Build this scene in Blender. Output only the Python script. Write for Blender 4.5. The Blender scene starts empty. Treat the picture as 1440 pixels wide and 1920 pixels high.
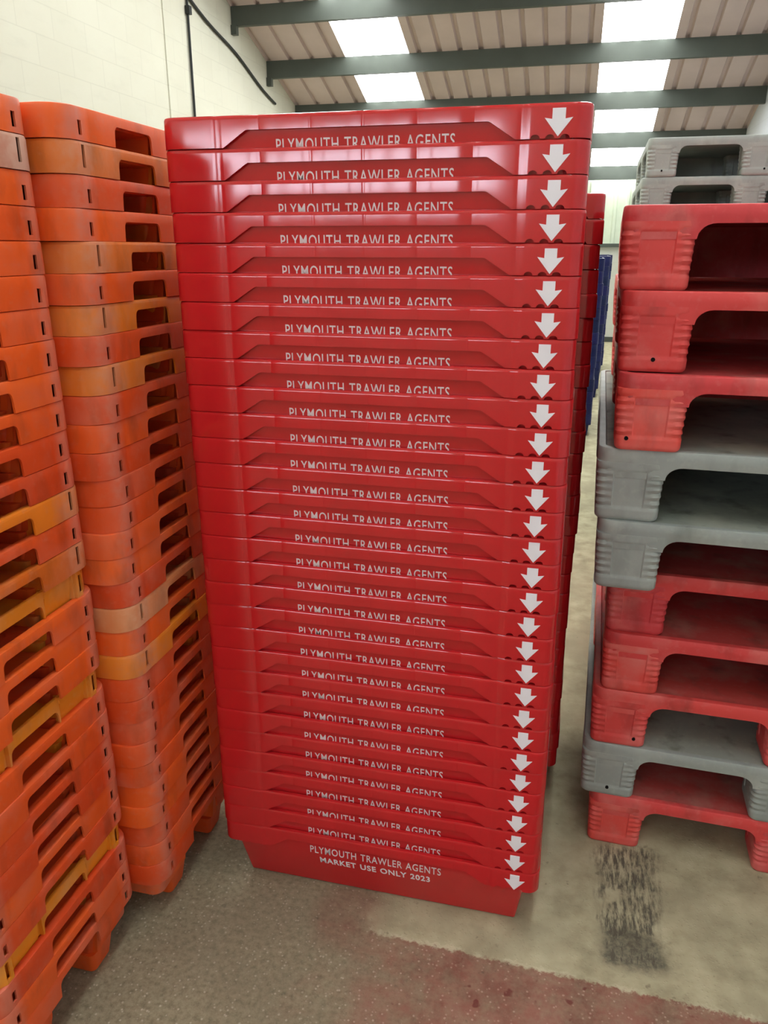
import bpy, bmesh, math, random
from mathutils import Matrix, Vector

random.seed(7)
C = bpy.context.scene.collection
PI = math.pi
EYE = 1.575            # eye height over the floor
S = 1.3                # hall scale

# ------------------------------------------------------------------ camera
cam_d = bpy.data.cameras.new('camera')
cam_d.sensor_fit = 'VERTICAL'
cam_d.sensor_height = 24.0
cam_d.lens = 24.0 * 1444.6 / 1920.0
cam_d.clip_start = 0.02
cam = bpy.data.objects.new('camera', cam_d)
C.objects.link(cam)
cam.matrix_world = (Matrix.Translation((0, 0, EYE)) @ Matrix.Rotation(0.2359, 4, 'Z')
                    @ Matrix.Rotation(PI / 2 - 0.3296, 4, 'X') @ Matrix.Rotation(0.0014, 4, 'Z'))
bpy.context.scene.camera = cam

# ------------------------------------------------------------------ view, world, light levels
sc = bpy.context.scene
sc.view_settings.view_transform = 'Standard'
sc.view_settings.look = 'None'
sc.view_settings.gamma = 1.0
sc.view_settings.use_curve_mapping = False
sc.view_settings.exposure = 0.0
SKYLIGHT = 11.0         # emission of the roof lights
REAR_FILL = 15.0      # emission of the unseen rear panels added for fill and highlights
w = bpy.data.worlds.new('overcast_sky')
w.use_nodes = True
w.node_tree.nodes['Background'].inputs[0].default_value = (0.75, 0.85, 1.0, 1)
w.node_tree.nodes['Background'].inputs[1].default_value = 1.0
sc.world = w
try:
    sc.cycles.use_denoising = True
    sc.cycles.max_bounces = 10
    sc.cycles.diffuse_bounces = 6
    sc.cycles.sample_clamp_indirect = 6.0
except Exception:
    pass


# ------------------------------------------------------------------ material helpers
def new_mat(name):
    m = bpy.data.materials.new(name)
    m.use_nodes = True
    nt = m.node_tree
    return m, nt, nt.nodes['Principled BSDF']


def nd(nt, kind, **kw):
    n = nt.nodes.new(kind)
    for k, v in kw.items():
        if k.startswith('i_'):
            n.inputs[k[2:].replace('_', ' ')].default_value = v
        else:
            setattr(n, k, v)
    return n


def col(c):
    return (c[0], c[1], c[2], 1.0)


def srgb(r, g, b):
    f = lambda v: ((v / 255 + 0.055) / 1.055) ** 2.4 if v > 10.3 else v / 255 / 12.92
    return (f(r), f(g), f(b))


def noise(nt, scale, detail=4, rough=0.55, coord='Object', dist=0.0, stretch=None):
    tc = nd(nt, 'ShaderNodeTexCoord')
    n = nd(nt, 'ShaderNodeTexNoise')
    n.inputs['Scale'].default_value = scale
    n.inputs['Detail'].default_value = detail
    n.inputs['Roughness'].default_value = rough
    n.inputs['Distortion'].default_value = dist
    if stretch:
        mp = nd(nt, 'ShaderNodeMapping')
        mp.inputs['Scale'].default_value = stretch
        nt.links.new(tc.outputs[coord], mp.inputs['Vector'])
        nt.links.new(mp.outputs['Vector'], n.inputs['Vector'])
    else:
        nt.links.new(tc.outputs[coord], n.inputs['Vector'])
    return n


def ramp(nt, src, stops):
    r = nd(nt, 'ShaderNodeValToRGB')
    e = r.color_ramp.elements
    while len(e) < len(stops):
        e.new(0.5)
    for el, (p, c) in zip(e, stops):
        el.position = p
        el.color = col(c) if isinstance(c, tuple) else (c, c, c, 1)
    nt.links.new(src, r.inputs['Fac'])
    return r.outputs['Color']


def mix(nt, fac, a, b, mode='MIX'):
    m = nd(nt, 'ShaderNodeMix', data_type='RGBA', blend_type=mode)
    for sock, v in ((m.inputs[0], fac), (m.inputs[6], a), (m.inputs[7], b)):
        if isinstance(v, (int, float)):
            sock.default_value = v
        elif isinstance(v, tuple):
            sock.default_value = col(v)
        else:
            nt.links.new(v, sock)
    return m.outputs[2]


def mth(nt, op, a, b=None, c=None, clamp=False):
    m = nd(nt, 'ShaderNodeMath', operation=op, use_clamp=clamp)
    for i, v in enumerate((a, b, c)):
        if v is None:
            continue
        if isinstance(v, (int, float)):
            m.inputs[i].default_value = v
        else:
            nt.links.new(v, m.inputs[i])
    return m.outputs[0]


def bump(nt, bsdf, h, strength=0.2, dist=0.01):
    b = nd(nt, 'ShaderNodeBump')
    b.inputs['Strength'].default_value = strength
    b.inputs['Distance'].default_value = dist
    nt.links.new(h, b.inputs['Height'])
    nt.links.new(b.outputs['Normal'], bsdf.inputs['Normal'])


def setp(bsdf, rough=0.5, spec=0.5, metal=0.0):
    bsdf.inputs['Roughness'].default_value = rough
    bsdf.inputs['Specular IOR Level'].default_value = spec
    bsdf.inputs['Metallic'].default_value = metal


def mat_plain(name, c, rough=0.5, spec=0.5, metal=0.0, var=0.12, scale=6.0):
    m, nt, b = new_mat(name)
    n = noise(nt, scale)
    d = tuple(max(0, v * (1 - var)) for v in c)
    l = tuple(v * (1 + var) for v in c)
    nt.links.new(ramp(nt, n.outputs['Fac'], [(0.3, d), (0.7, l)]), b.inputs['Base Color'])
    setp(b, rough, spec, metal)
    return m


def mat_worn(name, base, wear, dirt, rough=0.42, wear_amt=0.5, dirt_amt=0.4, hue_var=0.03, band=None, streak=True):
    """coloured moulded plastic, scuffed; every copy looks a little different"""
    m, nt, b = new_mat(name)
    oi = nd(nt, 'ShaderNodeObjectInfo')
    tc = nd(nt, 'ShaderNodeTexCoord')
    off = nd(nt, 'ShaderNodeVectorMath', operation='MULTIPLY_ADD')
    comb = nd(nt, 'ShaderNodeCombineXYZ')
    nt.links.new(oi.outputs['Random'], comb.inputs[0])
    nt.links.new(oi.outputs['Random'], comb.inputs[1])
    nt.links.new(oi.outputs['Random'], comb.inputs[2])
    nt.links.new(comb.outputs[0], off.inputs[0])
    off.inputs[1].default_value = (37.0, 21.0, 53.0)
    nt.links.new(tc.outputs['Object'], off.inputs[2])

    def nz(scale, detail, st=(1, 1, 1)):
        mp = nd(nt, 'ShaderNodeMapping')
        mp.inputs['Scale'].default_value = st
        nt.links.new(off.outputs[0], mp.inputs['Vector'])
        n = nd(nt, 'ShaderNodeTexNoise')
        n.inputs['Scale'].default_value = scale
        n.inputs['Detail'].default_value = detail
        nt.links.new(mp.outputs['Vector'], n.inputs['Vector'])
        return n.outputs['Fac']
    hsv = nd(nt, 'ShaderNodeHueSaturation')
    hsv.inputs['Color'].default_value = col(base)
    nt.links.new(mth(nt, 'MULTIPLY_ADD', oi.outputs['Random'], hue_var, 0.5 - hue_var / 2), hsv.inputs['Hue'])
    nt.links.new(mth(nt, 'MULTIPLY_ADD', oi.outputs['Random'], 0.25, 0.87), hsv.inputs['Value'])
    c = hsv.outputs['Color']
    wmask = ramp(nt, nz(9, 5), [(0.48, 0.0), (0.72, 1.0)])
    if band:
        # scuffed paler zone near the ends of the face, |x| between band limits
        sp = nd(nt, 'ShaderNodeSeparateXYZ')
        nt.links.new(tc.outputs['Object'], sp.inputs[0])
        ax = mth(nt, 'ABSOLUTE', sp.outputs[0])
        d = mth(nt, 'ABSOLUTE', mth(nt, 'SUBTRACT', ax, band[0]))
        bm_ = mth(nt, 'SUBTRACT', 1.0, mth(nt, 'DIVIDE', d, band[1]), clamp=True)
        bm_ = mth(nt, 'MULTIPLY', bm_, mth(nt, 'MULTIPLY_ADD', nz(55, 3), 3.0, -0.3), clamp=True)
        wmask = mth(nt, 'MAXIMUM', mth(nt, 'MULTIPLY', wmask, 0.55), bm_)
    c = mix(nt, mth(nt, 'MULTIPLY', wmask, wear_amt), c, wear)
    dm = ramp(nt, nz(16, 6, (1, 1, 0.35) if streak else (1, 1, 1)), [(0.55, 0.0), (0.78, 1.0)])
    c = mix(nt, mth(nt, 'MULTIPLY', dm, dirt_amt), c, dirt)
    nt.links.new(c, b.inputs['Base Color'])
    nt.links.new(mth(nt, 'MULTIPLY_ADD', nz(24, 3), 0.3, rough - 0.15), b.inputs['Roughness'])
    b.inputs['Specular IOR Level'].default_value = 0.35
    fine = ramp(nt, nz(70, 6), [(0.55, 0.0), (0.72, 1.0)])
    c2 = mix(nt, mth(nt, 'MULTIPLY', fine, 0.22), c, wear)
    nt.links.new(c2, b.inputs['Base Color'])
    bump(nt, b, nz(90, 3), 0.12, 0.002)
    return m


def mat_emit(name, c, strength):
    m, nt, b = new_mat(name)
    b.inputs['Base Color'].default_value = col((0.8, 0.8, 0.8))
    tc = nd(nt, 'ShaderNodeTexCoord')
    n = noise(nt, 2.5, 3)
    cc = ramp(nt, n.outputs['Fac'], [(0.3, tuple(v * 0.86 for v in c)), (0.65, c)])
    nt.links.new(cc, b.inputs['Emission Color'])
    b.inputs['Emission Strength'].default_value = strength
    return m


# ------------------------------------------------------------------ materials
def mat_red():
    m, nt, b = new_mat('glossy_red_plastic')
    n = noise(nt, 5, 3)
    nt.links.new(ramp(nt, n.outputs['Fac'], [(0.3, (0.49, 0.013, 0.017)), (0.7, (0.56, 0.016, 0.021))]), b.inputs['Base Color'])
    n2 = noise(nt, 14, 3)
    nt.links.new(mth(nt, 'MULTIPLY_ADD', n2.outputs['Fac'], 0.10, 0.07), b.inputs['Roughness'])
    b.inputs['Specular IOR Level'].default_value = 0.6
    return m


M_RED = mat_red()
M_WHITE = mat_plain('white_print', (0.80, 0.78, 0.84), 0.5, 0.3, var=0.04)
M_PRINT = mat_plain('thin_white_print', (0.74, 0.66, 0.69), 0.5, 0.3, var=0.06)
M_ORANGE = mat_worn('orange_plastic', srgb(230, 92, 36), srgb(216, 126, 102), srgb(122, 64, 42), 0.42, 0.8, 0.5, 0.010, band=(0.192, 0.034))
M_AMBER = mat_worn('amber_plastic', srgb(226, 122, 34), srgb(212, 146, 112), srgb(130, 80, 44), 0.45, 0.75, 0.55, 0.012, band=(0.18, 0.06))
M_YELLOW = mat_worn('yellow_amber_plastic', srgb(236, 148, 38), srgb(226, 170, 110), srgb(150, 92, 40), 0.45, 0.6, 0.4, 0.01)
M_TAN = mat_worn('faded_tan_orange_plastic', srgb(222, 140, 86), srgb(226, 176, 140), srgb(150, 92, 60), 0.5, 0.7, 0.4, 0.01, band=(0.18, 0.06))
M_PALEBOX = mat_worn('weathered_pale_orange_plastic', srgb(196, 138, 112), srgb(220, 190, 170), srgb(80, 66, 54), 0.6, 0.6, 0.75, 0.008, band=(0.18, 0.06))
M_PRED = mat_worn('faded_red_pallet_plastic', srgb(212, 72, 70), srgb(216, 124, 118), srgb(96, 48, 42), 0.5, 0.75, 0.5, 0.008)
M_PGREY = mat_worn('grey_pallet_plastic', srgb(152, 160, 156), srgb(180, 186, 178), srgb(84, 88, 78), 0.5, 0.5, 0.4, 0.01)
M_PRED_TOP = mat_worn('dusty_red_pallet_top', srgb(180, 70, 66), srgb(170, 120, 110), srgb(96, 70, 62), 0.7, 0.8, 0.7, 0.008, streak=False)
M_PGREY_TOP = mat_worn('dusty_grey_pallet_top', srgb(150, 157, 148), srgb(180, 184, 170), srgb(84, 88, 76), 0.7, 0.6, 0.8, 0.01, streak=False)
M_BLUE = mat_worn('dark_blue_plastic', srgb(18, 25, 76), srgb(52, 64, 116), srgb(20, 24, 52), 0.4, 0.4, 0.5, 0.02)
M_HOLE = mat_plain('black_hole_disc', (0.006, 0.006, 0.006), 0.7, 0.1, var=0.0)
M_PURLIN = mat_plain('grey_green_steel_paint', srgb(74, 80, 74), 0.5, 0.4, 0.0, 0.1, 3)
M_CABLE = mat_plain('dark_cable', (0.02, 0.022, 0.022), 0.5, 0.3, var=0.1)
M_SKY = mat_emit('translucent_rooflight', (0.97, 1.0, 0.98), SKYLIGHT)
M_REAR = mat_emit('added_rear_light_panel', (0.80, 0.86, 1.0), REAR_FILL)


def mat_floor():
    m, nt, b = new_mat('worn_concrete_floor')
    tc = nd(nt, 'ShaderNodeTexCoord')
    sp = nd(nt, 'ShaderNodeSeparateXYZ')
    nt.links.new(tc.outputs['Object'], sp.inputs[0])
    X, Y = sp.outputs[0], sp.outputs[1]
    big = noise(nt, 2.6, 5).outputs['Fac']
    mid = noise(nt, 11, 6, 0.6).outputs['Fac']
    fine = noise(nt, 70, 4, 0.7).outputs['Fac']
    edge = mth(nt, 'MULTIPLY_ADD', mid, 0.14, -0.07)
    edge2 = mth(nt, 'MULTIPLY_ADD', fine, 0.05, -0.025)

    def step(v, lo, hi):
        mr = nd(nt, 'ShaderNodeMapRange', interpolation_type='SMOOTHSTEP')
        nt.links.new(v, mr.inputs[0])
        mr.inputs[1].default_value = lo
        mr.inputs[2].default_value = hi
        return mr.outputs[0]
    # pale smooth concrete slab
    pale = ramp(nt, mid, [(0.25, srgb(138, 131, 106)), (0.5, srgb(170, 163, 134)), (0.75, srgb(188, 182, 152))])
    pale = mix(nt, step(big, 0.45, 0.7), pale, srgb(150, 143, 118))
    # older rough concrete with exposed aggregate
    vor = nd(nt, 'ShaderNodeTexVoronoi', feature='F1')
    vor.inputs['Scale'].default_value = 95
    nt.links.new(tc.outputs['Object'], vor.inputs['Vector'])
    old = ramp(nt, fine, [(0.25, srgb(110, 102, 82)), (0.5, srgb(144, 136, 112)), (0.75, srgb(164, 155, 130))])
    spots = ramp(nt, vor.outputs['Distance'], [(0.16, 1.0), (0.30, 0.0)])
    sel = step(vor.outputs['Color'], 0.42, 0.65)
    old = mix(nt, mth(nt, 'MULTIPLY', mth(nt, 'MULTIPLY', spots, sel), 0.62), old, srgb(204, 192, 172))
    old = mix(nt, mth(nt, 'MULTIPLY', step(big, 0.42, 0.62), 0.35), old, srgb(116, 107, 90))
    # slab lies right of x=-0.36 and beyond y=1.39
    in_x = step(mth(nt, 'ADD', X, edge), -0.40, -0.36)
    in_y = step(mth(nt, 'ADD', mth(nt, 'MULTIPLY_ADD', X, 0.03, Y), mth(nt, 'MULTIPLY', edge2, 0.8)), 1.383, 1.392)
    far = step(Y, 2.2, 2.6)
    slab = mth(nt, 'MAXIMUM', mth(nt, 'MULTIPLY', in_x, in_y), far)
    c = mix(nt, slab, old, pale)
    # maroon floor paint in front of the slab, worn away to the left
    px = step(mth(nt, 'ADD', X, mth(nt, 'MULTIPLY', edge, 3.5)), -0.52, -0.16)
    py = mth(nt, 'SUBTRACT', 1.0, in_y)
    wear = ramp(nt, noise(nt, 17, 6, 0.65).outputs['Fac'], [(0.3, 0.45), (0.62, 1.0)])
    paint = mth(nt, 'MULTIPLY', mth(nt, 'MULTIPLY', px, py), wear)
    pc = ramp(nt, mid, [(0.3, srgb(112, 62, 54)), (0.55, srgb(140, 88, 76)), (0.75, srgb(150, 104, 92))])
    pc = mix(nt, mth(nt, 'MULTIPLY', mth(nt, 'MULTIPLY', spots, sel), 0.4), pc, srgb(190, 150, 136))
    c = mix(nt, mth(nt, 'MULTIPLY', paint, 0.85), c, pc)
    drops = ramp(nt, noise(nt, 24, 2).outputs['Fac'], [(0.66, 0.0), (0.72, 1.0)])
    c = mix(nt, mth(nt, 'MULTIPLY', mth(nt, 'MULTIPLY', drops, px), mth(nt, 'MULTIPLY', py, 0.7)), c, srgb(96, 30, 32))
    # a little maroon smeared at the slab's left edge
    dx = mth(nt, 'DIVIDE', mth(nt, 'ADD', X, 0.43), 0.11)
    dy = mth(nt, 'DIVIDE', mth(nt, 'SUBTRACT', Y, 1.44), 0.14)
    rr = mth(nt, 'ADD', mth(nt, 'MULTIPLY', dx, dx), mth(nt, 'MULTIPLY', dy, dy))
    sm = mth(nt, 'MULTIPLY', mth(nt, 'SUBTRACT', 1.0, rr, clamp=True), wear)
    c = mix(nt, mth(nt, 'MULTIPLY', sm, 0.55), c, srgb(120, 66, 58))
    # light bead of grout along the paint edge
    gy = mth(nt, 'ABSOLUTE', mth(nt, 'SUBTRACT', mth(nt, 'ADD', mth(nt, 'MULTIPLY_ADD', X, 0.03, Y), mth(nt, 'MULTIPLY', edge2, 0.8)), 1.391))
    g = mth(nt, 'MULTIPLY', mth(nt, 'SUBTRACT', 1.0, step(gy, 0.003, 0.010)), mth(nt, 'MULTIPLY', in_x, step(mid, 0.42, 0.6)))
    c = mix(nt, mth(nt, 'MULTIPLY', g, 0.5), c, srgb(200, 194, 166))
    # black rubber scuffs under the pallets' front edge
    sx = mth(nt, 'SUBTRACT', 1.0, step(mth(nt, 'ABSOLUTE', mth(nt, 'SUBTRACT', mth(nt, 'ADD', X, mth(nt, 'MULTIPLY', edge, 0.9)), 0.250)), 0.050, 0.098))
    sy = mth(nt, 'MULTIPLY', step(mth(nt, 'ADD', Y, mth(nt, 'MULTIPLY', edge, 1.0)), 1.42, 1.46), mth(nt, 'SUBTRACT', 1.0, step(mth(nt, 'ADD', Y, edge2), 1.82, 1.86)))
    lines = noise(nt, 30, 5, 0.7, stretch=(3.2, 0.55, 1)).outputs['Fac']
    lm = mth(nt, 'MULTIPLY', ramp(nt, lines, [(0.40, 0.0), (0.57, 1.0)]), step(noise(nt, 13, 4, 0.6).outputs['Fac'], 0.32, 0.50))
    dark_end = mth(nt, 'SUBTRACT', 1.0, step(mth(nt, 'ADD', Y, mth(nt, 'MULTIPLY', edge, 0.8)), 1.53, 1.58))
    sc_ = mth(nt, 'MULTIPLY', mth(nt, 'MULTIPLY', sx, sy), mth(nt, 'MAXIMUM', lm, mth(nt, 'MULTIPLY', dark_end, mth(nt, 'MULTIPLY_ADD', fine, 1.4, 0.1)), clamp=True))
    c = mix(nt, mth(nt, 'MULTIPLY', sc_, 0.82), c, srgb(52, 50, 48))
    # scattered dark specks everywhere
    sp2 = ramp(nt, noise(nt, 38, 3, 0.5).outputs['Fac'], [(0.68, 0.0), (0.74, 1.0)])
    c = mix(nt, mth(nt, 'MULTIPLY', sp2, 0.45), c, srgb(84, 78, 64))
    nt.links.new(c, b.inputs['Base Color'])
    setp(b, 0.8, 0.25)
    bump(nt, b, mix(nt, 0.5, fine, spots), 0.25, 0.004)
    return m


def mat_block(name, c, lines=0.35):
    """painted blockwork"""
    m, nt, b = new_mat(name)
    tc = nd(nt, 'ShaderNodeTexCoord')
    br = nd(nt, 'ShaderNodeTexBrick')
    br.inputs['Scale'].default_value = 1.0
    br.inputs['Brick Width'].default_value = 0.45
    br.inputs['Row Height'].default_value = 0.225
    br.inputs['Mortar Size'].default_value = 0.006
    br.inputs['Mortar Smooth'].default_value = 0.6
    for k, f in (('Color1', 1.0), ('Color2', 0.97), ('Mortar', 0.90)):
        br.inputs[k].default_value = col(tuple(v * f for v in c))
    sp = nd(nt, 'ShaderNodeSeparateXYZ')
    cb = nd(nt, 'ShaderNodeCombineXYZ')
    nt.links.new(tc.outputs['Object'], sp.inputs[0])
    nt.links.new(mth(nt, 'ADD', sp.outputs[0], sp.outputs[1]), cb.inputs[0])
    nt.links.new(sp.outputs[2], cb.inputs[1])
    nt.links.new(cb.outputs[0], br.inputs['Vector'])
    n = noise(nt, 1.4, 6, 0.6)
    n2 = noise(nt, 7, 5, 0.6, stretch=(1, 0.4, 1.6))
    cc = mix(nt, ramp(nt, n.outputs['Fac'], [(0.4, 0.0), (0.75, 0.30)]), br.outputs['Color'], tuple(v * f for v, f in zip(c, (0.84, 0.80, 0.74))))
    cc = mix(nt, ramp(nt, n2.outputs['Fac'], [(0.55, 0.0), (0.75, 0.22)]), cc, tuple(v * 0.78 for v in c))
    nt.links.new(cc, b.inputs['Base Color'])
    setp(b, 0.75, 0.25)
    bump(nt, b, br.outputs['Fac'], -lines, 0.004)
    return m


M_FLOOR = mat_floor()
M_WALL_L = mat_block('cream_painted_blockwork', srgb(208, 206, 190))
M_WALL_R = mat_block('cool_white_painted_blockwork', srgb(214, 218, 226))
M_WALL_LOW = mat_block('pale_grey_blockwork', srgb(202, 204, 196))
M_CLAD = mat_plain('pale_green_cladding', srgb(206, 216, 196), 0.5, 0.3, var=0.05)
M_ROOF = mat_plain('mauve_grey_roof_sheet', srgb(192, 174, 170), 0.55, 0.3, var=0.07, scale=2.0)


# ------------------------------------------------------------------ mesh helpers
def finish(bm, name, mat, sharp=0.6, smooth=True):
    bmesh.ops.remove_doubles(bm, verts=bm.verts, dist=1e-6)
    bmesh.ops.recalc_face_normals(bm, faces=bm.faces)
    me = bpy.data.meshes.new(name)
    bm.to_mesh(me)
    bm.free()
    mats = mat if isinstance(mat, (list, tuple)) else [mat]
    for k in mats:
        me.materials.append(k)
    if smooth:
        me.polygons.foreach_set('use_smooth', [True] * len(me.polygons))
        me.set_sharp_from_angle(angle=sharp)
    me.update()
    return me


def put(name, me, parent=None, loc=None):
    o = bpy.data.objects.new(name, me)
    C.objects.link(o)
    if parent:
        o.parent = parent
    if loc:
        o.location = loc
    return o


def thing(name, label, cat, loc=(0, 0, 0), rz=0.0, group=None):
    o = bpy.data.objects.new(name, None)
    o.empty_display_size = 0.05
    C.objects.link(o)
    o.location = loc
    o.rotation_euler = (0, 0, rz)
    o['label'] = label
    o['category'] = cat
    if group:
        o['group'] = group
    return o


def struct(name, me, loc=None):
    o = put(name, me, None, loc)
    o['kind'] = 'structure'
    return o


def box_bm(bm, x0, x1, y0, y1, z0, z1, bevel=0.0, mi=0):
    vs = [bm.verts.new((x, y, z)) for z in (z0, z1) for y in (y0, y1) for x in (x0, x1)]
    fs = [(0, 2, 3, 1), (4, 5, 7, 6), (0, 1, 5, 4), (2, 6, 7, 3), (0, 4, 6, 2), (1, 3, 7, 5)]
    faces = [bm.faces.new([vs[i] for i in f]) for f in fs]
    for f in faces:
        f.material_index = mi
    if bevel > 0:
        es = list({e for f in faces for e in f.edges})
        bmesh.ops.bevel(bm, geom=es, offset=bevel, segments=2, affect='EDGES', profile=0.7)
    return vs


def perim(hw, hd, R, xs, ys, nc=7):
    """rounded rectangle, counter-clockwise; returns [(x, y, nx, ny, side, coordinate)]"""
    out = []
    fx = sorted(set([-(hw - R)] + [x for x in xs if abs(x) < hw - R - 1e-5] + [hw - R]))
    fy = sorted(set([-(hd - R)] + [y for y in ys if abs(y) < hd - R - 1e-5] + [hd - R]))

    def corner(cx, cy, a0):
        for i in range(1, nc):
            a = a0 + (PI / 2) * i / nc
            out.append((cx + R * math.cos(a), cy + R * math.sin(a), math.cos(a), math.sin(a), 'c', 0))
    for x in fx:
        out.append((x, -hd, 0, -1, 'f', x))
    corner(hw - R, -(hd - R), -PI / 2)
    for y in fy:
        out.append((hw, y, 1, 0, 'r', y))
    corner(hw - R, hd - R, 0)
    for x in reversed(fx):
        out.append((x, hd, 0, 1, 'b', x))
    corner(-(hw - R), hd - R, PI / 2)
    for y in reversed(fy):
        out.append((-hw, y, -1, 0, 'l', y))
    corner(-(hw - R), -(hd - R), PI)
    return out


def inset(P, e, hw, hd, R):
    """ring of points at inset e (number or list) that keeps rounded corners"""
    pts = []
    for i, (x, y, nx, ny, sd, c) in enumerate(P):
        ee = e[i] if isinstance(e, list) else e
        if sd == 'c':
            r = max(R - ee, 0.006)
            k = (hw - ee - r) / (hw - R), (hd - ee - r) / (hd - R)
            cx = math.copysign(hw - ee - r, x)
            cy = math.copysign(hd - ee - r, y)
            pts.append((cx + nx * r, cy + ny * r))
        else:
            r = max(R - ee, 0.006)
            if sd in 'fb':
                lim = hw - ee - r
                pts.append((max(-lim, min(lim, x)), math.copysign(hd - ee, y)))
            else:
                lim = hd - ee - r
                pts.append((math.copysign(hw - ee, x), max(-lim, min(lim, y))))
    return pts


def rings_mesh(bm, rings, closed=True, skip=None, mi=None):
    """rings: list of lists of 3D points; quads between neighbouring rings; skip(j, i) leaves a face out"""
    N = len(rings[0])
    V = [[bm.verts.new(p) for p in r] for r in rings]
    J = len(rings)
    for j in range(J if closed else J - 1):
        a, b = V[j], V[(j + 1) % J]
        for i in range(N):
            if skip and skip(j, i):
                continue
            k = (i + 1) % N
            try:
                f = bm.faces.new((a[i], a[k], b[k], b[i]))
                if mi:
                    f.material_index = mi(j, i)
            except ValueError:
                pass
    return V


def smooth01(t):
    t = max(0.0, min(1.0, t))
    return t * t * (3 - 2 * t)


def text_mesh(body, width, mat, bold=0.0):
    cu = bpy.data.curves.new('print', 'FONT')
    cu.body = body
    cu.size = 1.0
    cu.align_x = 'CENTER'
    cu.space_character = 1.12
    cu.space_word = 1.15
    cu.offset = bold
    cu.extrude = 0.01
    cu.resolution_u = 3
    o = bpy.data.objects.new('print', cu)
    C.objects.link(o)
    bpy.context.view_layer.update()
    me = bpy.data.meshes.new_from_object(o.evaluated_get(bpy.context.evaluated_depsgraph_get()))
    bpy.data.objects.remove(o)
    bpy.data.curves.remove(cu)
    xs = [v.co.x for v in me.vertices]
    ys = [v.co.y for v in me.vertices]
    return me, min(xs), max(xs), min(ys), max(ys)


def text_on_wall(body, width, height, place, mat, bold):
    """place(x, t) -> 3D point for x across and t (0 bottom .. 1 top); z of the glyph lifts along -y"""
    me, x0, x1, y0, y1 = text_mesh(body, width, mat, bold)
    for v in me.vertices:
        x = ((v.co.x - x0) / (x1 - x0) - 0.5) * width
        t = (v.co.y - y0) / (y1 - y0)
        p = place(x, t)
        v.co = (p[0], p[1] - (0.0004 if v.co.z > 0 else -0.0004), p[2])
    me.materials.clear()
    me.materials.append(mat)
    me.update()
    return me


ORD = ['topmost'] + [o + ' from the top' for o in
       ('second third fourth fifth sixth seventh eighth ninth tenth eleventh twelfth thirteenth fourteenth fifteenth '
        'sixteenth seventeenth eighteenth nineteenth twentieth twenty-first twenty-second twenty-third twenty-fourth '
        'twenty-fifth twenty-sixth twenty-seventh twenty-eighth twenty-ninth').split()] + ['bottom']

# ------------------------------------------------------------------ the hall
XL, XR, YB, YE = -3.25 * S, 1.68 * S, -5.0, 11.2 * S
Z0 = EYE + (0.861 + 0.33 * 11.2) * S


def roof_z(y):
    return Z0 - 0.33 * y


bm = bmesh.new()
box_bm(bm, XL - 0.3, XR + 0.3, YB - 0.3, YE + 0.3, -0.2, 0.0)
struct('floor', finish(bm, 'floor', M_FLOOR, smooth=False))


def gable_wall(name, x0, x1, mat):
    bm = bmesh.new()
    prof = [(YB - 0.2, 0.0), (YE + 0.2, 0.0), (YE + 0.2, roof_z(YE + 0.2) + 0.12), (YB - 0.2, roof_z(YB - 0.2) + 0.12)]
    a = [bm.verts.new((x0, y, z)) for y, z in prof]
    b = [bm.verts.new((x1, y, z)) for y, z in prof]
    bm.faces.new(a)
    bm.faces.new(b)
    for i in range(4):
        k = (i + 1) % 4
        bm.faces.new((a[i], a[k], b[k], b[i]))
    return struct(name, finish(bm, name, mat, smooth=False))


gable_wall('wall_left', XL - 0.25, XL, M_WALL_L)
gable_wall('wall_right', XR, XR + 0.25, M_WALL_R)

# far wall: blockwork below, ribbed cladding above
bm = bmesh.new()
box_bm(bm, XL, XR, YE, YE + 0.25, 0.0, 1.64)
struct('wall_far', finish(bm, 'wall_far', M_WALL_LOW, smooth=False))
bm = bmesh.new()
x = XL
prof = []
while x < XR:
    for dx, dy in ((0, 0), (0.11, 0), (0.13, -0.03), (0.17, -0.03), (0.19, 0)):
        if x + dx <= XR:
            prof.append((x + dx, YE + 0.05 + dy))
    x += 0.2
prof.append((XR, YE + 0.05))
lo = [bm.verts.new((px, py, 1.64)) for px, py in prof]
hi = [bm.verts.new((px, py, roof_z(YE) + 0.1)) for px, py in prof]
lo2 = [bm.verts.new((px, YE + 0.12, 1.64)) for px, py in prof]
hi2 = [bm.verts.new((px, YE + 0.12, roof_z(YE) + 0.1)) for px, py in prof]
for i in range(len(prof) - 1):
    bm.faces.new((lo[i], lo[i + 1], hi[i + 1], hi[i]))
    bm.faces.new((lo2[i + 1], lo2[i], hi2[i], hi2[i + 1]))
    bm.faces.new((lo[i + 1], lo[i], lo2[i], lo2[i + 1]))
    bm.faces.new((hi[i], hi[i + 1], hi2[i + 1], hi2[i]))
struct('wall_cladding', finish(bm, 'wall_cladding', M_CLAD, smooth=False))
bm = bmesh.new()
box_bm(bm, XL, XR, YE - 0.06, YE + 0.02, 1.60, 1.66, 0.006)
struct('trim_1', finish(bm, 'trim_1', M_PURLIN, smooth=False))
bm = bmesh.new()
box_bm(bm, XL, XR, YE - 0.02, YE + 0.0, 0.0, 0.09, 0.004)
struct('baseboard_far', finish(bm, 'baseboard_far', M_PURLIN, smooth=False))

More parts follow.
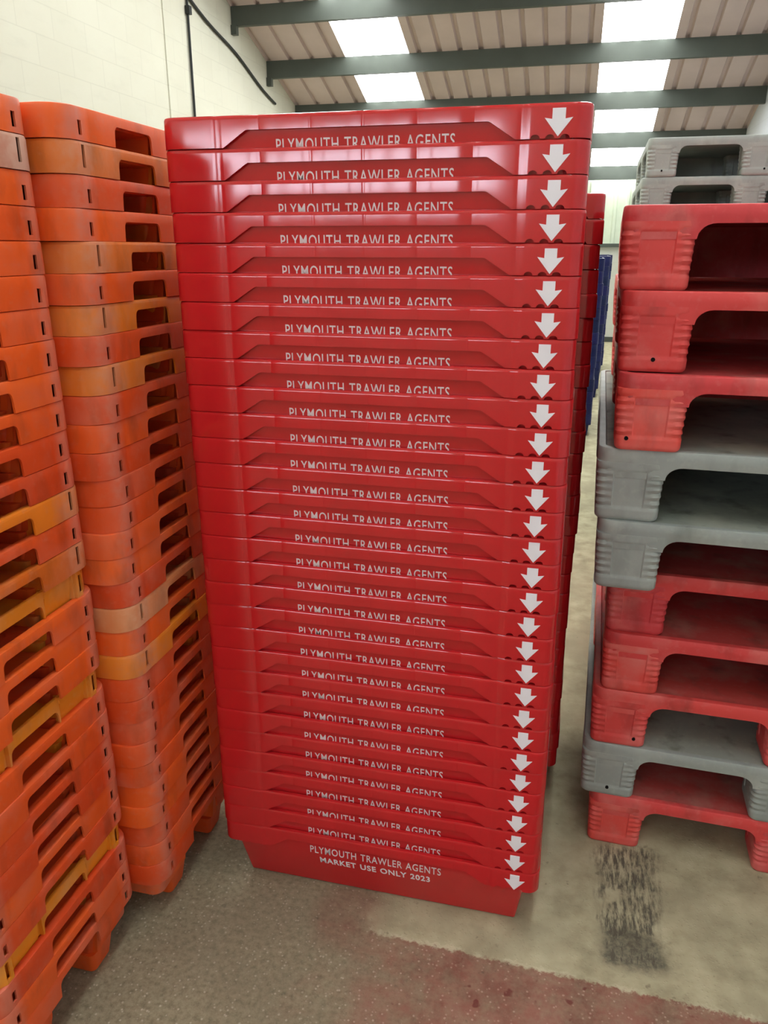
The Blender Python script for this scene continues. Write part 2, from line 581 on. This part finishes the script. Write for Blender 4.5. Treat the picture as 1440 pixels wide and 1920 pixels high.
# rear wall behind the viewer, with a row of light panels added high in it
bm = bmesh.new()
WZ0, WZ1 = 2.24, 2.84
box_bm(bm, XL, XR, YB - 0.2, YB, 0.0, WZ0)
box_bm(bm, XL, XR, YB - 0.2, YB, WZ1, roof_z(YB) + 0.1)
n_panel = 3
WXR = -0.75
ww = (WXR - XL) / n_panel
for i in range(n_panel):
    xa = XL + i * ww
    box_bm(bm, max(XL, xa - 0.06), xa + 0.06, YB - 0.2, YB, WZ0, WZ1)
box_bm(bm, WXR - 0.06, XR, YB - 0.2, YB, WZ0, WZ1)
struct('wall_rear', finish(bm, 'wall_rear', M_WALL_L, smooth=False))
bm = bmesh.new()
for i in range(n_panel):
    xa = XL + i * ww
    box_bm(bm, xa + 0.06, xa + ww - 0.06, YB - 0.12, YB - 0.1, WZ0, WZ1)
struct('window_3', finish(bm, 'window_3', M_REAR, smooth=False))

# roof: ribbed sheets with two strips of translucent sheet down the slope
SK = [(-2.41 * S, -1.765 * S), (0.045 * S, 0.69 * S)]
P_RIB = 0.27


def roof_sheet(xa, xb, zoff=0.0):
    bm = bmesh.new()
    prof = [(xa, 0.0)]
    n = max(1, int(round((xb - xa) / P_RIB)))
    p = (xb - xa) / n
    for i in range(n):
        c = xa + (i + 0.5) * p
        prof += [(c - 0.035, 0.0), (c - 0.018, 0.04), (c + 0.018, 0.04), (c + 0.035, 0.0)]
    prof.append((xb, 0.0))
    ya, yb = YB - 0.2, YE + 0.2
    rows = []
    for y in (ya, yb):
        rows.append([bm.verts.new((px, y, roof_z(y) + pz + zoff)) for px, pz in prof])
        rows.append([bm.verts.new((px, y, roof_z(y) + pz + zoff + 0.03)) for px, pz in prof])
    for i in range(len(prof) - 1):
        bm.faces.new((rows[0][i], rows[0][i + 1], rows[2][i + 1], rows[2][i]))
        bm.faces.new((rows[1][i + 1], rows[1][i], rows[3][i], rows[3][i + 1]))
    for a, b in ((0, 1), (2, 3)):
        for i in range(len(prof) - 1):
            bm.faces.new((rows[a][i], rows[b][i], rows[b][i + 1], rows[a][i + 1]))
    for i in (0, -1):
        bm.faces.new((rows[0][i], rows[1][i], rows[3][i], rows[2][i]))
    return bm


def ribs_flip(z):
    return z


bm_all = bmesh.new()
tmp = []
for xa, xb in ((XL - 0.1, SK[0][0]), (SK[0][1], SK[1][0]), (SK[1][1], XR + 0.1)):
    b2 = roof_sheet(xa, xb)
    m2 = bpy.data.meshes.new('tmp')
    b2.to_mesh(m2)
    b2.free()
    bm_all.from_mesh(m2)
    bpy.data.meshes.remove(m2)
struct('ceiling', finish(bm_all, 'ceiling', M_ROOF, smooth=False))
for i, (xa, xb) in enumerate(SK):
    struct('window_%d' % (i + 1), finish(roof_sheet(xa, xb, 0.002), 'rooflight', M_SKY, smooth=False))

# purlins across the roof, every one on a small cleat at the left wall
yk = 7.53 * S
ys_p = [yk + 0.83 * S * k for k in range(-13, 5)]
for k, y in enumerate(ys_p):
    bm = bmesh.new()
    zt = roof_z(y) + 0.0
    d = 0.205
    pts = [(0, 0), (0, -d), (0.07, -d), (0.07, -d + 0.02), (0.012, -d + 0.015), (0.012, -0.012), (0.07, -0.035), (0.07, -0.022)]
    a = [bm.verts.new((XL + 0.005, y + py, zt + pz)) for py, pz in pts]
    b = [bm.verts.new((XR - 0.005, y + py, zt + pz)) for py, pz in pts]
    bm.faces.new(a)
    bm.faces.new(b)
    for i in range(len(pts)):
        j = (i + 1) % len(pts)
        bm.faces.new((a[i], a[j], b[j], b[i]))
    # cleat
    box_bm(bm, XL + 0.002, XL + 0.07, y - 0.02, y + 0.05, zt - d - 0.09, zt - d + 0.01)
    struct('roof_purlin', finish(bm, 'roof_purlin', M_PURLIN, smooth=False))

# pilaster strip on the left wall
bm = bmesh.new()
box_bm(bm, XL, XL + 0.012, 6.23 * S, 6.50 * S, 0.0, roof_z(6.5 * S) - 0.1, 0.003)
struct('trim_2', finish(bm, 'trim_2', M_WALL_L, smooth=False))


def tube_mesh(name, pts, r, mat, n=8):
    bm = bmesh.new()
    rings = []
    P = [Vector(p) for p in pts]
    for i, p in enumerate(P):
        t = (P[min(i + 1, len(P) - 1)] - P[max(i - 1, 0)]).normalized()
        up = Vector((1, 0, 0))
        u = t.cross(up).normalized()
        v = t.cross(u).normalized()
        rings.append([tuple(p + r * (math.cos(2 * PI * k / n) * u + math.sin(2 * PI * k / n) * v)) for k in range(n)])
    V = rings_mesh(bm, rings, closed=False)
    bm.faces.new(V[0])
    bm.faces.new(V[-1])
    return finish(bm, name, mat)


xw = XL + 0.02
t = thing('conduit', 'thin dark vertical conduit with a junction box on the cream wall', 'pipe', (xw, 6.635 * S, 0.6))
put('pipe', tube_mesh('pipe', [(0, 0, 0), (0, 0, 2.2), (0, 0, EYE + 2.3 * S - 0.6)], 0.014, M_CABLE), t)
bm = bmesh.new()
box_bm(bm, -0.015, 0.035, -0.03, 0.03, 0, 0.08, 0.006)
put('junction_box', finish(bm, 'junction_box', M_CABLE), t, (0, 0, EYE + 1.79 * S - 0.6))
cab = [(0, 6.635 * S + (8.541 - 6.635) * S * q - 7.6 * S, EYE + (1.93 + (1.438 - 1.93) * q) * S - 3.6 - 0.02 * math.sin(PI * q * 3)) for q in [i / 12 for i in range(13)]]
cable = put('power_cable', tube_mesh('power_cable', cab, 0.016, M_CABLE), None, (xw, 7.6 * S, 3.6))
cable['label'] = 'dark cable sloping down the wall under the purlin ends'
cable['category'] = 'cable'

# ------------------------------------------------------------------ red fish boxes
RW, RD, RR = 0.40, 0.225, 0.028
PITCH = 0.0559
SKIRT = 0.0553
BOXH = 0.187


def red_zb(sd, c):
    if sd == 'f' or sd == 'b':
        a = abs(c)
        z = -SKIRT
        if a < 0.272:
            t = (0.272 - a) / 0.047
            z = -SKIRT + (SKIRT - 0.0255) * min(1.0, t)
        if sd == 'f':
            for nx in (0.305, 0.330, 0.355):
                q = abs(c - nx) / 0.008
                if q < 1:
                    z = -SKIRT + 0.0065 * math.sqrt(1 - q * q)
        return z
    if sd in 'lr':
        a = abs(c)
        if a < 0.12:
            t = (0.12 - a) / 0.035
            return -SKIRT + 0.028 * min(1.0, t)
    return -SKIRT


def red_d(sd, c):
    """fold lines and the set-back middle panels of the long face, as extra inset"""
    if sd in 'fb':
        a = abs(c)
        v = 0.0022 * (1 - smooth01((a - 0.280) / 0.014))
        for k in (-0.2, -0.1, 0.0, 0.1, 0.2):
            q = abs(c - k) / 0.004
            if q < 1:
                v += 0.0006 * (1 - q)
        # panels bow out very slightly between the folds
        if a < 0.28:
            v -= 0.0006 * math.sin(PI * ((c + 0.3) % 0.1) / 0.1)
        return v
    return 0.0


xs = set()
for k in (-0.2, -0.1, 0.0, 0.1, 0.2):
    for dx in (-0.035, -0.004, -0.002, 0.0, 0.002, 0.004, 0.035):
        xs.add(round(k + dx, 4))
for s in (-1, 1):
    for v in (0.2725, 0.2695, 0.265, 0.258, 0.25, 0.242, 0.234, 0.228, 0.2245, 0.22, 0.276, 0.280, 0.283, 0.285, 0.287, 0.289, 0.291, 0.295, 0.32, 0.345):
        xs.add(round(s * v, 4))
for nx in (0.305, 0.330, 0.355):
    for q in (-1, -0.9, -0.7, -0.4, 0, 0.4, 0.7, 0.9, 1):
        xs.add(round(nx + q * 0.008, 4))
ys = [s * v for s in (-1, 1) for v in (0.121, 0.115, 0.105, 0.095, 0.086, 0.08, 0.04)] + [0.0]
RP = perim(RW, RD, RR, xs, ys)


def red_rim(P, W, D, R, zbf, df, lip=0.011, th=0.003, xk=1.0):
    zb = [zbf(p[4], p[5]) for p in P]
    d = [df(p[4], p[5]) for p in P]

    def ring(e, z):
        pts = inset(P, [e + k for k in d] if e < lip - 1e-4 else e, W, D, R)
        return [(x, y, (z[i] if isinstance(z, list) else z)) for i, (x, y) in enumerate(pts)]
    lipx = (lambda pts: [(x * xk, y, z) for x, y, z in pts])
    return [ring(0.0, zb), ring(0.0, [v + 0.002 for v in zb]), ring(0.0003, -0.0075), ring(0.0004, -0.0045), ring(0.0018, -0.0012), ring(0.0045, 0.0),
            lipx(ring(lip, 0.0)), lipx(ring(lip, -0.004)), ring(th + 0.0008, -0.004), ring(th, [0.5 * v for v in zb]), ring(th, zb)]


def tub_rings(P, W, D, R, e0, slope, depth, th, pocket=None, xh=None):
    def base(dz):
        return slope(dz) if callable(slope) else e0 + slope * dz

    def e_at(dz, extra=0.0):
        if pocket is None:
            return base(dz) + extra
        return [base(dz) + extra + pocket(p[4], p[5], dz) for p in P]

    def ring(e, z):
        k = 1.0 if xh is None else (xh(-z) - (e - base(-z))) / (W - e)
        return [(x * k, y, z) for x, y in inset(P, e, W, D, R)]
    out = []
    for dz in (0.004, 0.02, 0.024, 0.07, depth - 0.012, depth - 0.004):
        out.append(ring(e_at(dz), -dz))
    out.append(ring(e_at(depth, 0.005), -depth))
    inn = [ring(e_at(depth - 0.004, 0.004 + th), -(depth - th))]
    for dz in (depth - 0.012, 0.07, 0.024, 0.02, 0.003):
        inn.append(ring(e_at(dz, th), -dz))
    return out + inn, len(out)


def tub_mesh(name, P, W, D, R, mat, e0, slope, depth, th, pocket=None, xh=None):
    bm = bmesh.new()
    rings, no = tub_rings(P, W, D, R, e0, slope, depth, th, pocket, xh)
    # outer bottom ring is no-1, inner bottom ring is no: leave the wall between them out and close both with caps
    V = rings_mesh(bm, rings, closed=True, skip=lambda j, i: j == no - 1)
    bm.faces.new(V[no - 1])
    bm.faces.new(V[no])
    return finish(bm, name, mat, 0.5)


bm = bmesh.new()
rings_mesh(bm, red_rim(RP, RW, RD, RR, red_zb, red_d, xk=0.371 / 0.389))
ME_RED_RIM = finish(bm, 'red_rim', M_RED, 0.55)
RP_T = perim(RW, RD, RR, [-0.3, -0.15, 0, 0.15, 0.3], [0])


def red_slope(dz):
    return 0.009 + 0.062 * dz if dz < 0.07 else 0.01334 + 0.29 * (dz - 0.07)


ME_RED_TUB = tub_mesh('red_tub', RP_T, RW, RD, RR, M_RED, 0.0, red_slope, BOXH, 0.003, None, lambda dz: 0.374 - 0.137 * dz)


def tub_front(x, z):
    return (x, -(RD - red_slope(-z)), z)


ME_LINE1 = text_on_wall('PLYMOUTH TRAWLER AGENTS', 0.335, 0.020, lambda x, t: tub_front(x - 0.002, -0.0635 + 0.0225 * t), M_PRINT, 0.004)
ME_LINE2 = text_on_wall('MARKET USE ONLY 2023', 0.284, 0.019, lambda x, t: tub_front(x - 0.004, -0.0985 + 0.0225 * t), M_WHITE, 0.022)
bm = bmesh.new()
ax0 = 0.343
arrow = [(-0.011, -0.009), (-0.011, -0.0255), (-0.0235, -0.0235), (0, -0.0525), (0.0235, -0.0235), (0.011, -0.0255), (0.011, -0.009)]
a = [bm.verts.new((ax0 + x, -RD - 0.0008, z)) for x, z in arrow]
b = [bm.verts.new((ax0 + x, -RD + 0.0006, z)) for x, z in arrow]
bm.faces.new(a)
bm.faces.new(b)
for i in range(7):
    k = (i + 1) % 7
    bm.faces.new((a[i], a[k], b[k], b[i]))
ME_ARROW = finish(bm, 'arrow', M_WHITE, smooth=False)


def red_box(label, x, y, z, rz, group, printed=True):
    """x, y: centre of the box; z: height of its rim"""
    t = thing('fish_box', label, 'box', (x, y, z - BOXH), rz, group)
    up = (0, 0, BOXH)
    put('tub', ME_RED_TUB, t, up)
    put('rim', ME_RED_RIM, t, up)
    if printed:
        a1 = put('lettering', ME_LINE1, t, up)
        a1['label'] = 'first line of white capitals'
        a2 = put('lettering', ME_LINE2, t, up)
        a2['label'] = 'second line of white capitals'
        ar = put('arrow', ME_ARROW, t, up)
        ar['label'] = 'white arrow pointing down'
    return t


NRED = 30
for k in range(NRED):
    zt = BOXH + (NRED - 1 - k) * PITCH
    sk = 0.0005 * k
    jx = random.uniform(-0.0015, 0.0015)
    if k == NRED - 1:
        lab = 'bottom red fish box of the front stack, both lines of white print showing'
    else:
        lab = 'glossy red fish box with white arrow, %s of the front red stack' % ORD[k]
    red_box(lab, -0.3943 + sk + jx, 1.4744 + RD + random.uniform(-0.001, 0.001), zt, random.uniform(-0.002, 0.002), 'red fish boxes in the front stack')
NRED2 = 28
for k in range(NRED2):
    zt = BOXH + (NRED2 - 1 - k) * PITCH
    o = ORD[k] if k < NRED2 - 1 else 'bottom'
    red_box('red fish box, %s of the stack hidden behind the front red stack' % o,
            -0.352 + random.uniform(-0.003, 0.003), 1.965 + RD, zt, random.uniform(-0.006, 0.006), 'red fish boxes in the stack behind', printed=False)

# ------------------------------------------------------------------ orange crates
OW, OD, OR_ = 0.235, 0.40, 0.05
OP = 0.0567
OSK = 0.0560
OH = 0.169
KX = 0.182


def make_orange(kind):
    """kind: 'short' keyholes, 'long' keyholes, 'setback' rim whose end panels lie behind the bar"""
    kz = {'short': (-0.023, -0.047), 'long': (-0.006, -0.044), 'setback': (-0.010, -0.048)}[kind]
    kw = {'short': 0.0072, 'long': 0.0055, 'setback': 0.007}[kind]
    zs = -0.019 if kind != 'setback' else -0.026

    def zb(sd, c):
        if sd == 'f':
            a = abs(c)
            if a < 0.068:
                q = max(0.0, (a - 0.056) / 0.012)
                return zs - (0.012 * (1 - math.sqrt(max(0.0, 1 - q * q)))) - 0.0
            if a < 0.0695:
                return zs - 0.012 - (OSK + zs - 0.012) * (a - 0.068) / 0.0015 if OSK + zs > 0.012 else -OSK
        return -OSK

    def df(sd, c):
        if kind == 'setback' and sd == 'f':
            a = abs(c)
            if 0.074 < a < 0.160 or a > 0.200:
                return 0.019
            if 0.1665 < a < 0.1975:
                return 0.004
        if kind == 'setback':
            return 0.010
        if sd == 'f' and 0.150 < abs(c):
            return 0.0008
        return 0.0
    xs = set([0.0])
    for s in (-1, 1):
        for v in (0.02, 0.04, 0.056, 0.058, 0.061, 0.064, 0.0665, 0.068, 0.0697, 0.0735, 0.0745, 0.11, 0.149, 0.151, 0.159, 0.161, 0.166, 0.167, KX - kw, KX + kw):
            xs.add(round(s * v, 4))
    P = perim(OW, OD, OR_, xs, [-0.2, 0, 0.2], 8)
    N = len(P)
    zbl = [zb(p[4], p[5]) for p in P]
    dl = [df(p[4], p[5]) for p in P]
    th, lip = 0.004, 0.016

    def ring(e, z, dd=True):
        pts = inset(P, [e + q for q in dl] if dd else e, OW, OD, OR_)
        return [(x, y, (z[i] if isinstance(z, list) else z)) for i, (x, y) in enumerate(pts)]
    k1, k2 = kz
    row1 = [max(zbl[i], k1) for i in range(N)]
    row2 = [max(zbl[i], k2) for i in range(N)]
    row1 = [r if r > zbl[i] else zbl[i] + 0.004 for i, r in enumerate(row1)]
    row2 = [r if r > zbl[i] else zbl[i] + 0.002 for i, r in enumerate(row2)]
    rings = [ring(0, zbl), ring(0, row2), ring(0, row1), ring(0.0003, -0.0050), ring(0.0016, -0.001), ring(0.004, 0.0),
             ring(lip, 0.0, False), ring(lip, -0.004, False), ring(th + 0.0005, -0.004), ring(th, row1), ring(th, row2), ring(th, zbl)]
    hole = set()
    for i in range(N):
        k = (i + 1) % N
        if P[i][4] == 'f' and P[k][4] == 'f' and abs(abs((P[i][5] + P[k][5]) / 2) - KX) < kw * 0.8:
            hole.add(i)
    bm = bmesh.new()
    V = rings_mesh(bm, rings, skip=lambda j, i: i in hole and j in (1, 9))
    for i in hole:
        k = (i + 1) % N
        bm.faces.new((V[1][i], V[1][k], V[10][k], V[10][i]))
        bm.faces.new((V[2][k], V[2][i], V[9][i], V[9][k]))
        bm.faces.new((V[1][i], V[10][i], V[9][i], V[2][i]))
        bm.faces.new((V[10][k], V[1][k], V[2][k], V[9][k]))
    return bm


def pocket(sd, c, dz):
    if sd == 'f':
        a = abs(c)
        q = 1 - smooth01((a - 0.074) / 0.006)
        return (0.15 if dz > 0.021 else 0.005) * q
    return 0.0


OPT = perim(OW, OD, OR_, [s * v for s in (-1, 1) for v in (0.05, 0.073, 0.076, 0.078, 0.081, 0.12)] + [0], [0])
MATS_O = {'orange': M_ORANGE, 'amber': M_AMBER, 'pale': M_PALEBOX, 'yellow': M_YELLOW, 'tan': M_TAN}
O_RIM, O_TUB, O_FOOT = {}, {}, {}
for mk, mm in MATS_O.items():
    for kd in ('short', 'long', 'setback'):
        O_RIM[mk, kd] = finish(make_orange(kd), 'crate_rim', mm, 0.55)
    O_TUB[mk] = tub_mesh('crate_tub', OPT, OW, OD, OR_, mm, 0.0125, 0.1, 0.1115, 0.003, pocket)
    bm = bmesh.new()
    # foot: tapered rounded block
    prof = []
    for z, hx, hy in ((0.0, 0.030, 0.036), (0.003, 0.034, 0.040), (0.03, 0.038, 0.044), (0.058, 0.042, 0.048)):
        Pf = perim(hx, hy, 0.012, [], [], 4)
        prof.append([(p[0], p[1], z) for p in Pf])
    V = rings_mesh(bm, prof, closed=False)
    bm.faces.new(V[0])
    bm.faces.new(V[-1])
    O_FOOT[mk] = finish(bm, 'crate_foot', mm, 0.6)


def orange_crate(label, xf, yc, z, mk, kd, rz, group):
    """xf: x of the exposed end face, yc: y of its middle, z: height of the rim"""
    cx = xf - OD
    t = thing('stacking_crate', label, 'crate', (cx, yc, z - OH), PI / 2 + rz, group)
    up = (0, 0, OH)
    put('tub', O_TUB[mk], t, up)
    put('rim', O_RIM[mk, kd], t, up)
    for fx in (-0.110, 0.110):
        for fy in (-OD + 0.075, OD - 0.075):
            put('foot', O_FOOT[mk], t, (fx, fy, 0))
    return t


amber2 = {1, 4, 6, 8, 17, 19}
NO = 30
for k in range(NO):
    z = OH + (NO - 1 - k) * OP
    q = k / 29.0
    xf = -0.880 + (0.880 - 0.861) * q
    mk, kd = ('amber', 'long') if k in amber2 else ('orange', 'short')
    if k == 17:
        mk = 'tan'
    cn = {'amber': 'amber', 'tan': 'faded tan'}.get(mk, 'orange')
    lab = '%s plastic crate, %s of the orange stack touching the red stack' % (cn, ORD[k])
    orange_crate(lab, xf + random.uniform(-0.002, 0.002), 1.533 + random.uniform(-0.002, 0.002), z, mk, kd,
                 random.uniform(-0.008, 0.008), 'crates in the orange stack beside the red stack')
kinds1 = {1: ('pale', 'long'), 12: ('amber', 'long'), 14: ('amber', 'long'), 15: ('yellow', 'setback'), 19: ('yellow', 'setback'), 26: ('yellow', 'setback')}
for k in range(NO):
    z = OH + (NO - 1 - k) * OP
    q = k / 29.0
    xf = -0.932 + (0.932 - 0.919) * q
    mk, kd = kinds1.get(k, ('orange', 'short'))
    cn = {'orange': 'orange', 'amber': 'amber', 'pale': 'weathered pale', 'yellow': 'bright amber set-back'}[mk]
    lab = '%s plastic crate, %s of the leftmost orange stack' % (cn, ORD[k])
    orange_crate(lab, xf + random.uniform(-0.002, 0.002), 1.062 + random.uniform(-0.002, 0.002), z, mk, kd,
                 random.uniform(-0.006, 0.006), 'crates in the leftmost stack')

# ------------------------------------------------------------------ pallets
PW, PD, PR, PT = 0.50, 0.60, 0.035, 0.166
LEGW, LEGH = 0.073, 0.134


def pallet_zb(sd, c):
    """lower edge of the deck's skirt: shallow over the openings, curving down into the legs"""
    base = -0.036
    L = (-0.427, 0.0, 0.427) if sd in 'fb' else (-0.527, 0.0, 0.527)
    d = min(abs(c - l) for l in L) - LEGW
    if sd == 'c' or d <= 0:
        return -0.066
    if d < 0.035:
        q = 1 - d / 0.035
        return base - 0.030 * (1 - math.sqrt(max(0.0, 1 - q * q)))
    return base


def pallet_deck(mat, top):
    xs = set()
    for l in (-0.427, 0.0, 0.427):
        for s in (-1, 1):
            for v in (0.0, 0.001, 0.003, 0.006, 0.011, 0.018, 0.026, 0.035):
                xs.add(round(l + s * (LEGW + v), 4))
    ys = set()
    for l in (-0.527, 0.0, 0.527):
        for s in (-1, 1):
            for v in (0.0, 0.001, 0.003, 0.006, 0.011, 0.018, 0.026, 0.035):
                ys.add(round(l + s * (LEGW + v), 4))
    P = perim(PW, PD, PR, [x for x in xs if abs(x) < PW], [y for y in ys if abs(y) < PD], 6)
    zb = [pallet_zb(p[4], p[5]) for p in P]

    def ring(e, z):
        return [(x, y, (z[i] if isinstance(z, list) else z)) for i, (x, y) in enumerate(inset(P, e, PW, PD, PR))]
    bm = bmesh.new()
    V = rings_mesh(bm, [ring(0.002, zb), ring(0.0, -0.022), ring(0.0, -0.004), ring(0.002, -0.001), ring(0.005, 0.0),
                        ring(0.016, 0.0), ring(0.019, -0.004)], closed=False)
    f = bm.faces.new(V[-1])
    f.material_index = 1
    W_ = rings_mesh(bm, [ring(0.002, zb), ring(0.012, zb), ring(0.014, -0.028)], closed=False)
    bm.faces.new(W_[-1])
    # webs added under the deck to block light through the openings
    box_bm(bm, -PW + 0.05, PW - 0.05, 0.085, 0.095, -PT + 0.006, -0.02)
    box_bm(bm, 0.085, 0.095, -PD + 0.18, PD - 0.18, -PT + 0.006, -0.02)
    return finish(bm, 'deck', [mat, top], 0.6)


def pallet_leg(mat):
    nz = 30
    P = perim(LEGW, LEGW, 0.018, [s * v for s in (-1, 1) for v in (0.008, 0.028, 0.033, 0.036, 0.048)], [s * v for s in (-1, 1) for v in (0.008, 0.028, 0.033, 0.036, 0.048)], 5)
    bm = bmesh.new()
    rings = []
    for j in range(nz + 1):
        z = LEGH * j / nz
        taper = 0.94 + 0.06 * smooth01(z / LEGH * 1.2)
        if j == 0:
            taper *= 0.93
        elif j == 1:
            taper *= 0.985
        r = []
        for (x, y, nx, ny, sd, c) in P:
            e = 0.0
            ca = abs(c) if sd != 'c' else 1.0
            if ca > 0.040 and 0.2 < z / LEGH < 0.93:      # moulded grip ribs by the edges
                e = 0.0042 * (0.5 + 0.5 * math.cos(2 * PI * z / 0.0165))
            elif ca < 0.034 and 0.22 < z / LEGH < 0.84:    # shallow square panel
                e = 0.0028
            r.append(((x - nx * e) * taper, (y - ny * e) * taper, z))
        rings.append(r)
    V = rings_mesh(bm, rings, closed=False)
    bm.faces.new(V[0])
    bm.faces.new(V[-1])
    return finish(bm, 'leg', mat, 0.7)


bm = bmesh.new()
Pp = [(0.0045 * math.cos(2 * PI * k / 12), 0.0045 * math.sin(2 * PI * k / 12)) for k in range(12)]
V = rings_mesh(bm, [[(x, -0.001, z) for x, z in Pp], [(x, 0.004, z) for x, z in Pp]], closed=False)
bm.faces.new(V[0])
bm.faces.new(V[-1])
ME_HOLE_DISC = finish(bm, 'hole_disc', M_HOLE)  # flat black disc painted as the dark inside of a leg hole
PAL = {'red': (pallet_deck(M_PRED, M_PRED_TOP), pallet_leg(M_PRED)), 'grey': (pallet_deck(M_PGREY, M_PGREY_TOP), pallet_leg(M_PGREY))}


def pallet(label, c, xl, yf, z0, rz, group, hole_disc=None, hs=1.0):
    """xl, yf: the front left corner; z0: the height it stands at"""
    cx = xl + PW * math.cos(rz) - PD * math.sin(rz)
    cy = yf + PW * math.sin(rz) + PD * math.cos(rz)
    t = thing('plastic_pallet', label, 'pallet', (cx, cy, z0), rz, group)
    t.scale = (1, 1, hs)
    dk, lg = PAL[c]
    put('deck', dk, t, (0, 0, PT - 0.0005))
    for lx in (-0.427, 0, 0.427):
        for ly in (-0.527, 0, 0.527):
            l = put('leg', lg, t, (lx, ly, 0))
            if hole_disc and ly < -0.5 and any(abs(lx - p[0]) < 0.01 for p in hole_disc):
                pz = [p for p in hole_disc if abs(lx - p[0]) < 0.01][0]
                put('hole_disc', ME_HOLE_DISC, l, (pz[1], -LEGW * 0.955, 0.026))
    return t


#        colour, left x, front y, hole discs
ROW = [('red', 0.080, 1.745, None), ('red', 0.094, 1.725, [(-0.427, 0.0)]), ('red', 0.100, 1.700, [(-0.427, -0.045)]),
       ('grey', 0.073, 1.715, None), ('grey', 0.086, 1.712, None), ('red', 0.132, 1.825, None), ('red', 0.135, 1.820, None),
       ('red', 0.122, 1.825, [(-0.427, 0.04)]), ('grey', 0.110, 1.830, [(-0.427, 0.0)]), ('red', 0.142, 1.838, None)]
PL = ['topmost red pallet of the near right-hand stack, in front of two grey ones',
      'red plastic pallet second from the top of the near right-hand stack',
      'dirty red pallet third from the top, resting on the upper grey pallet',
      'upper of two adjoining grey pallets midway up the right-hand stack',
      'lower of two adjoining grey pallets midway up the right-hand stack',
      'dark red pallet right below the two adjoining grey pallets',
      'red pallet seventh from the top of the near right-hand stack',
      'red pallet resting on the lowest grey pallet of the right-hand stack',
      'lowest grey pallet of the near stack, on the bottom red pallet',
      'bottom red pallet standing on the floor beside dark scuff marks']
n = len(ROW)
for k, (c, xl, yf, pg) in enumerate(ROW):
    pallet(PL[k], c, xl, yf, (n - 1 - k) * PT, -0.035 + random.uniform(-0.008, 0.008), 'pallets in the near right-hand stack', pg)
NM = 10  # unseen stack added to keep the near pallets' openings dark
for k in range(NM):
    o = ORD[k] if k < NM - 1 else 'bottom'
    pallet('red pallet in the added middle stack, %s, glimpsed through the near pallets' % o, 'red', 0.30 + 0.01 * (k % 2), 3.02, (NM - 1 - k) * PT, -0.015,
           'added red pallets in the unseen middle stack')
NB = 12
for k in range(NB):
    o = ORD[k] if k < NB - 1 else 'bottom'
    pg = [(-0.427, 0.0), (0.0, 0.03)] if k == 0 else None
    pallet('grey plastic pallet, %s of the stack behind the red and grey pallets' % o, 'grey', 0.28 - 0.012 * (k % 3), 4.25 + 0.01 * (k % 2),
           (NB - 1 - k) * PT * 1.043, -0.02, 'grey pallets in the rear stack', pg, 1.043)

# ------------------------------------------------------------------ blue boxes far behind
BW, BD = 0.225, 0.40
BP_ = 0.1
BPR = perim(BW, BD, 0.03, [s * v for s in (-1, 1) for v in (0.06, 0.08, 0.1)] + [0], [s * v for s in (-1, 1) for v in (0.13, 0.15, 0.17)] + [0], 4)


def blue_zb(sd, c):
    if sd == 'c':
        return -0.0985
    lim = 0.07 if sd in 'fb' else 0.14
    return -0.045 if abs(c) < lim else -0.0985


bm = bmesh.new()
rings_mesh(bm, red_rim(BPR, BW, BD, 0.03, blue_zb, lambda s, c: 0.0))
ME_BRIM = finish(bm, 'blue_rim', M_BLUE, 0.55)
ME_BTUB = tub_mesh('blue_tub', BPR, BW, BD, 0.03, M_BLUE, 0.008, 0.1, 0.2, 0.003)
for (bx, by) in ((0.02, 7.32), (0.13, 9.25), (0.22, 11.15)):
    for k in range(14):
        t = thing('fish_box', 'dark blue fish box in the stacks seen past the red stack', 'box',
                  (bx - BW + 0.19 + random.uniform(-0.004, 0.004), by, k * BP_), random.uniform(-0.01, 0.01), 'dark blue fish boxes in the distance')
        put('tub', ME_BTUB, t, (0, 0, 0.2))
        put('rim', ME_BRIM, t, (0, 0, 0.2))
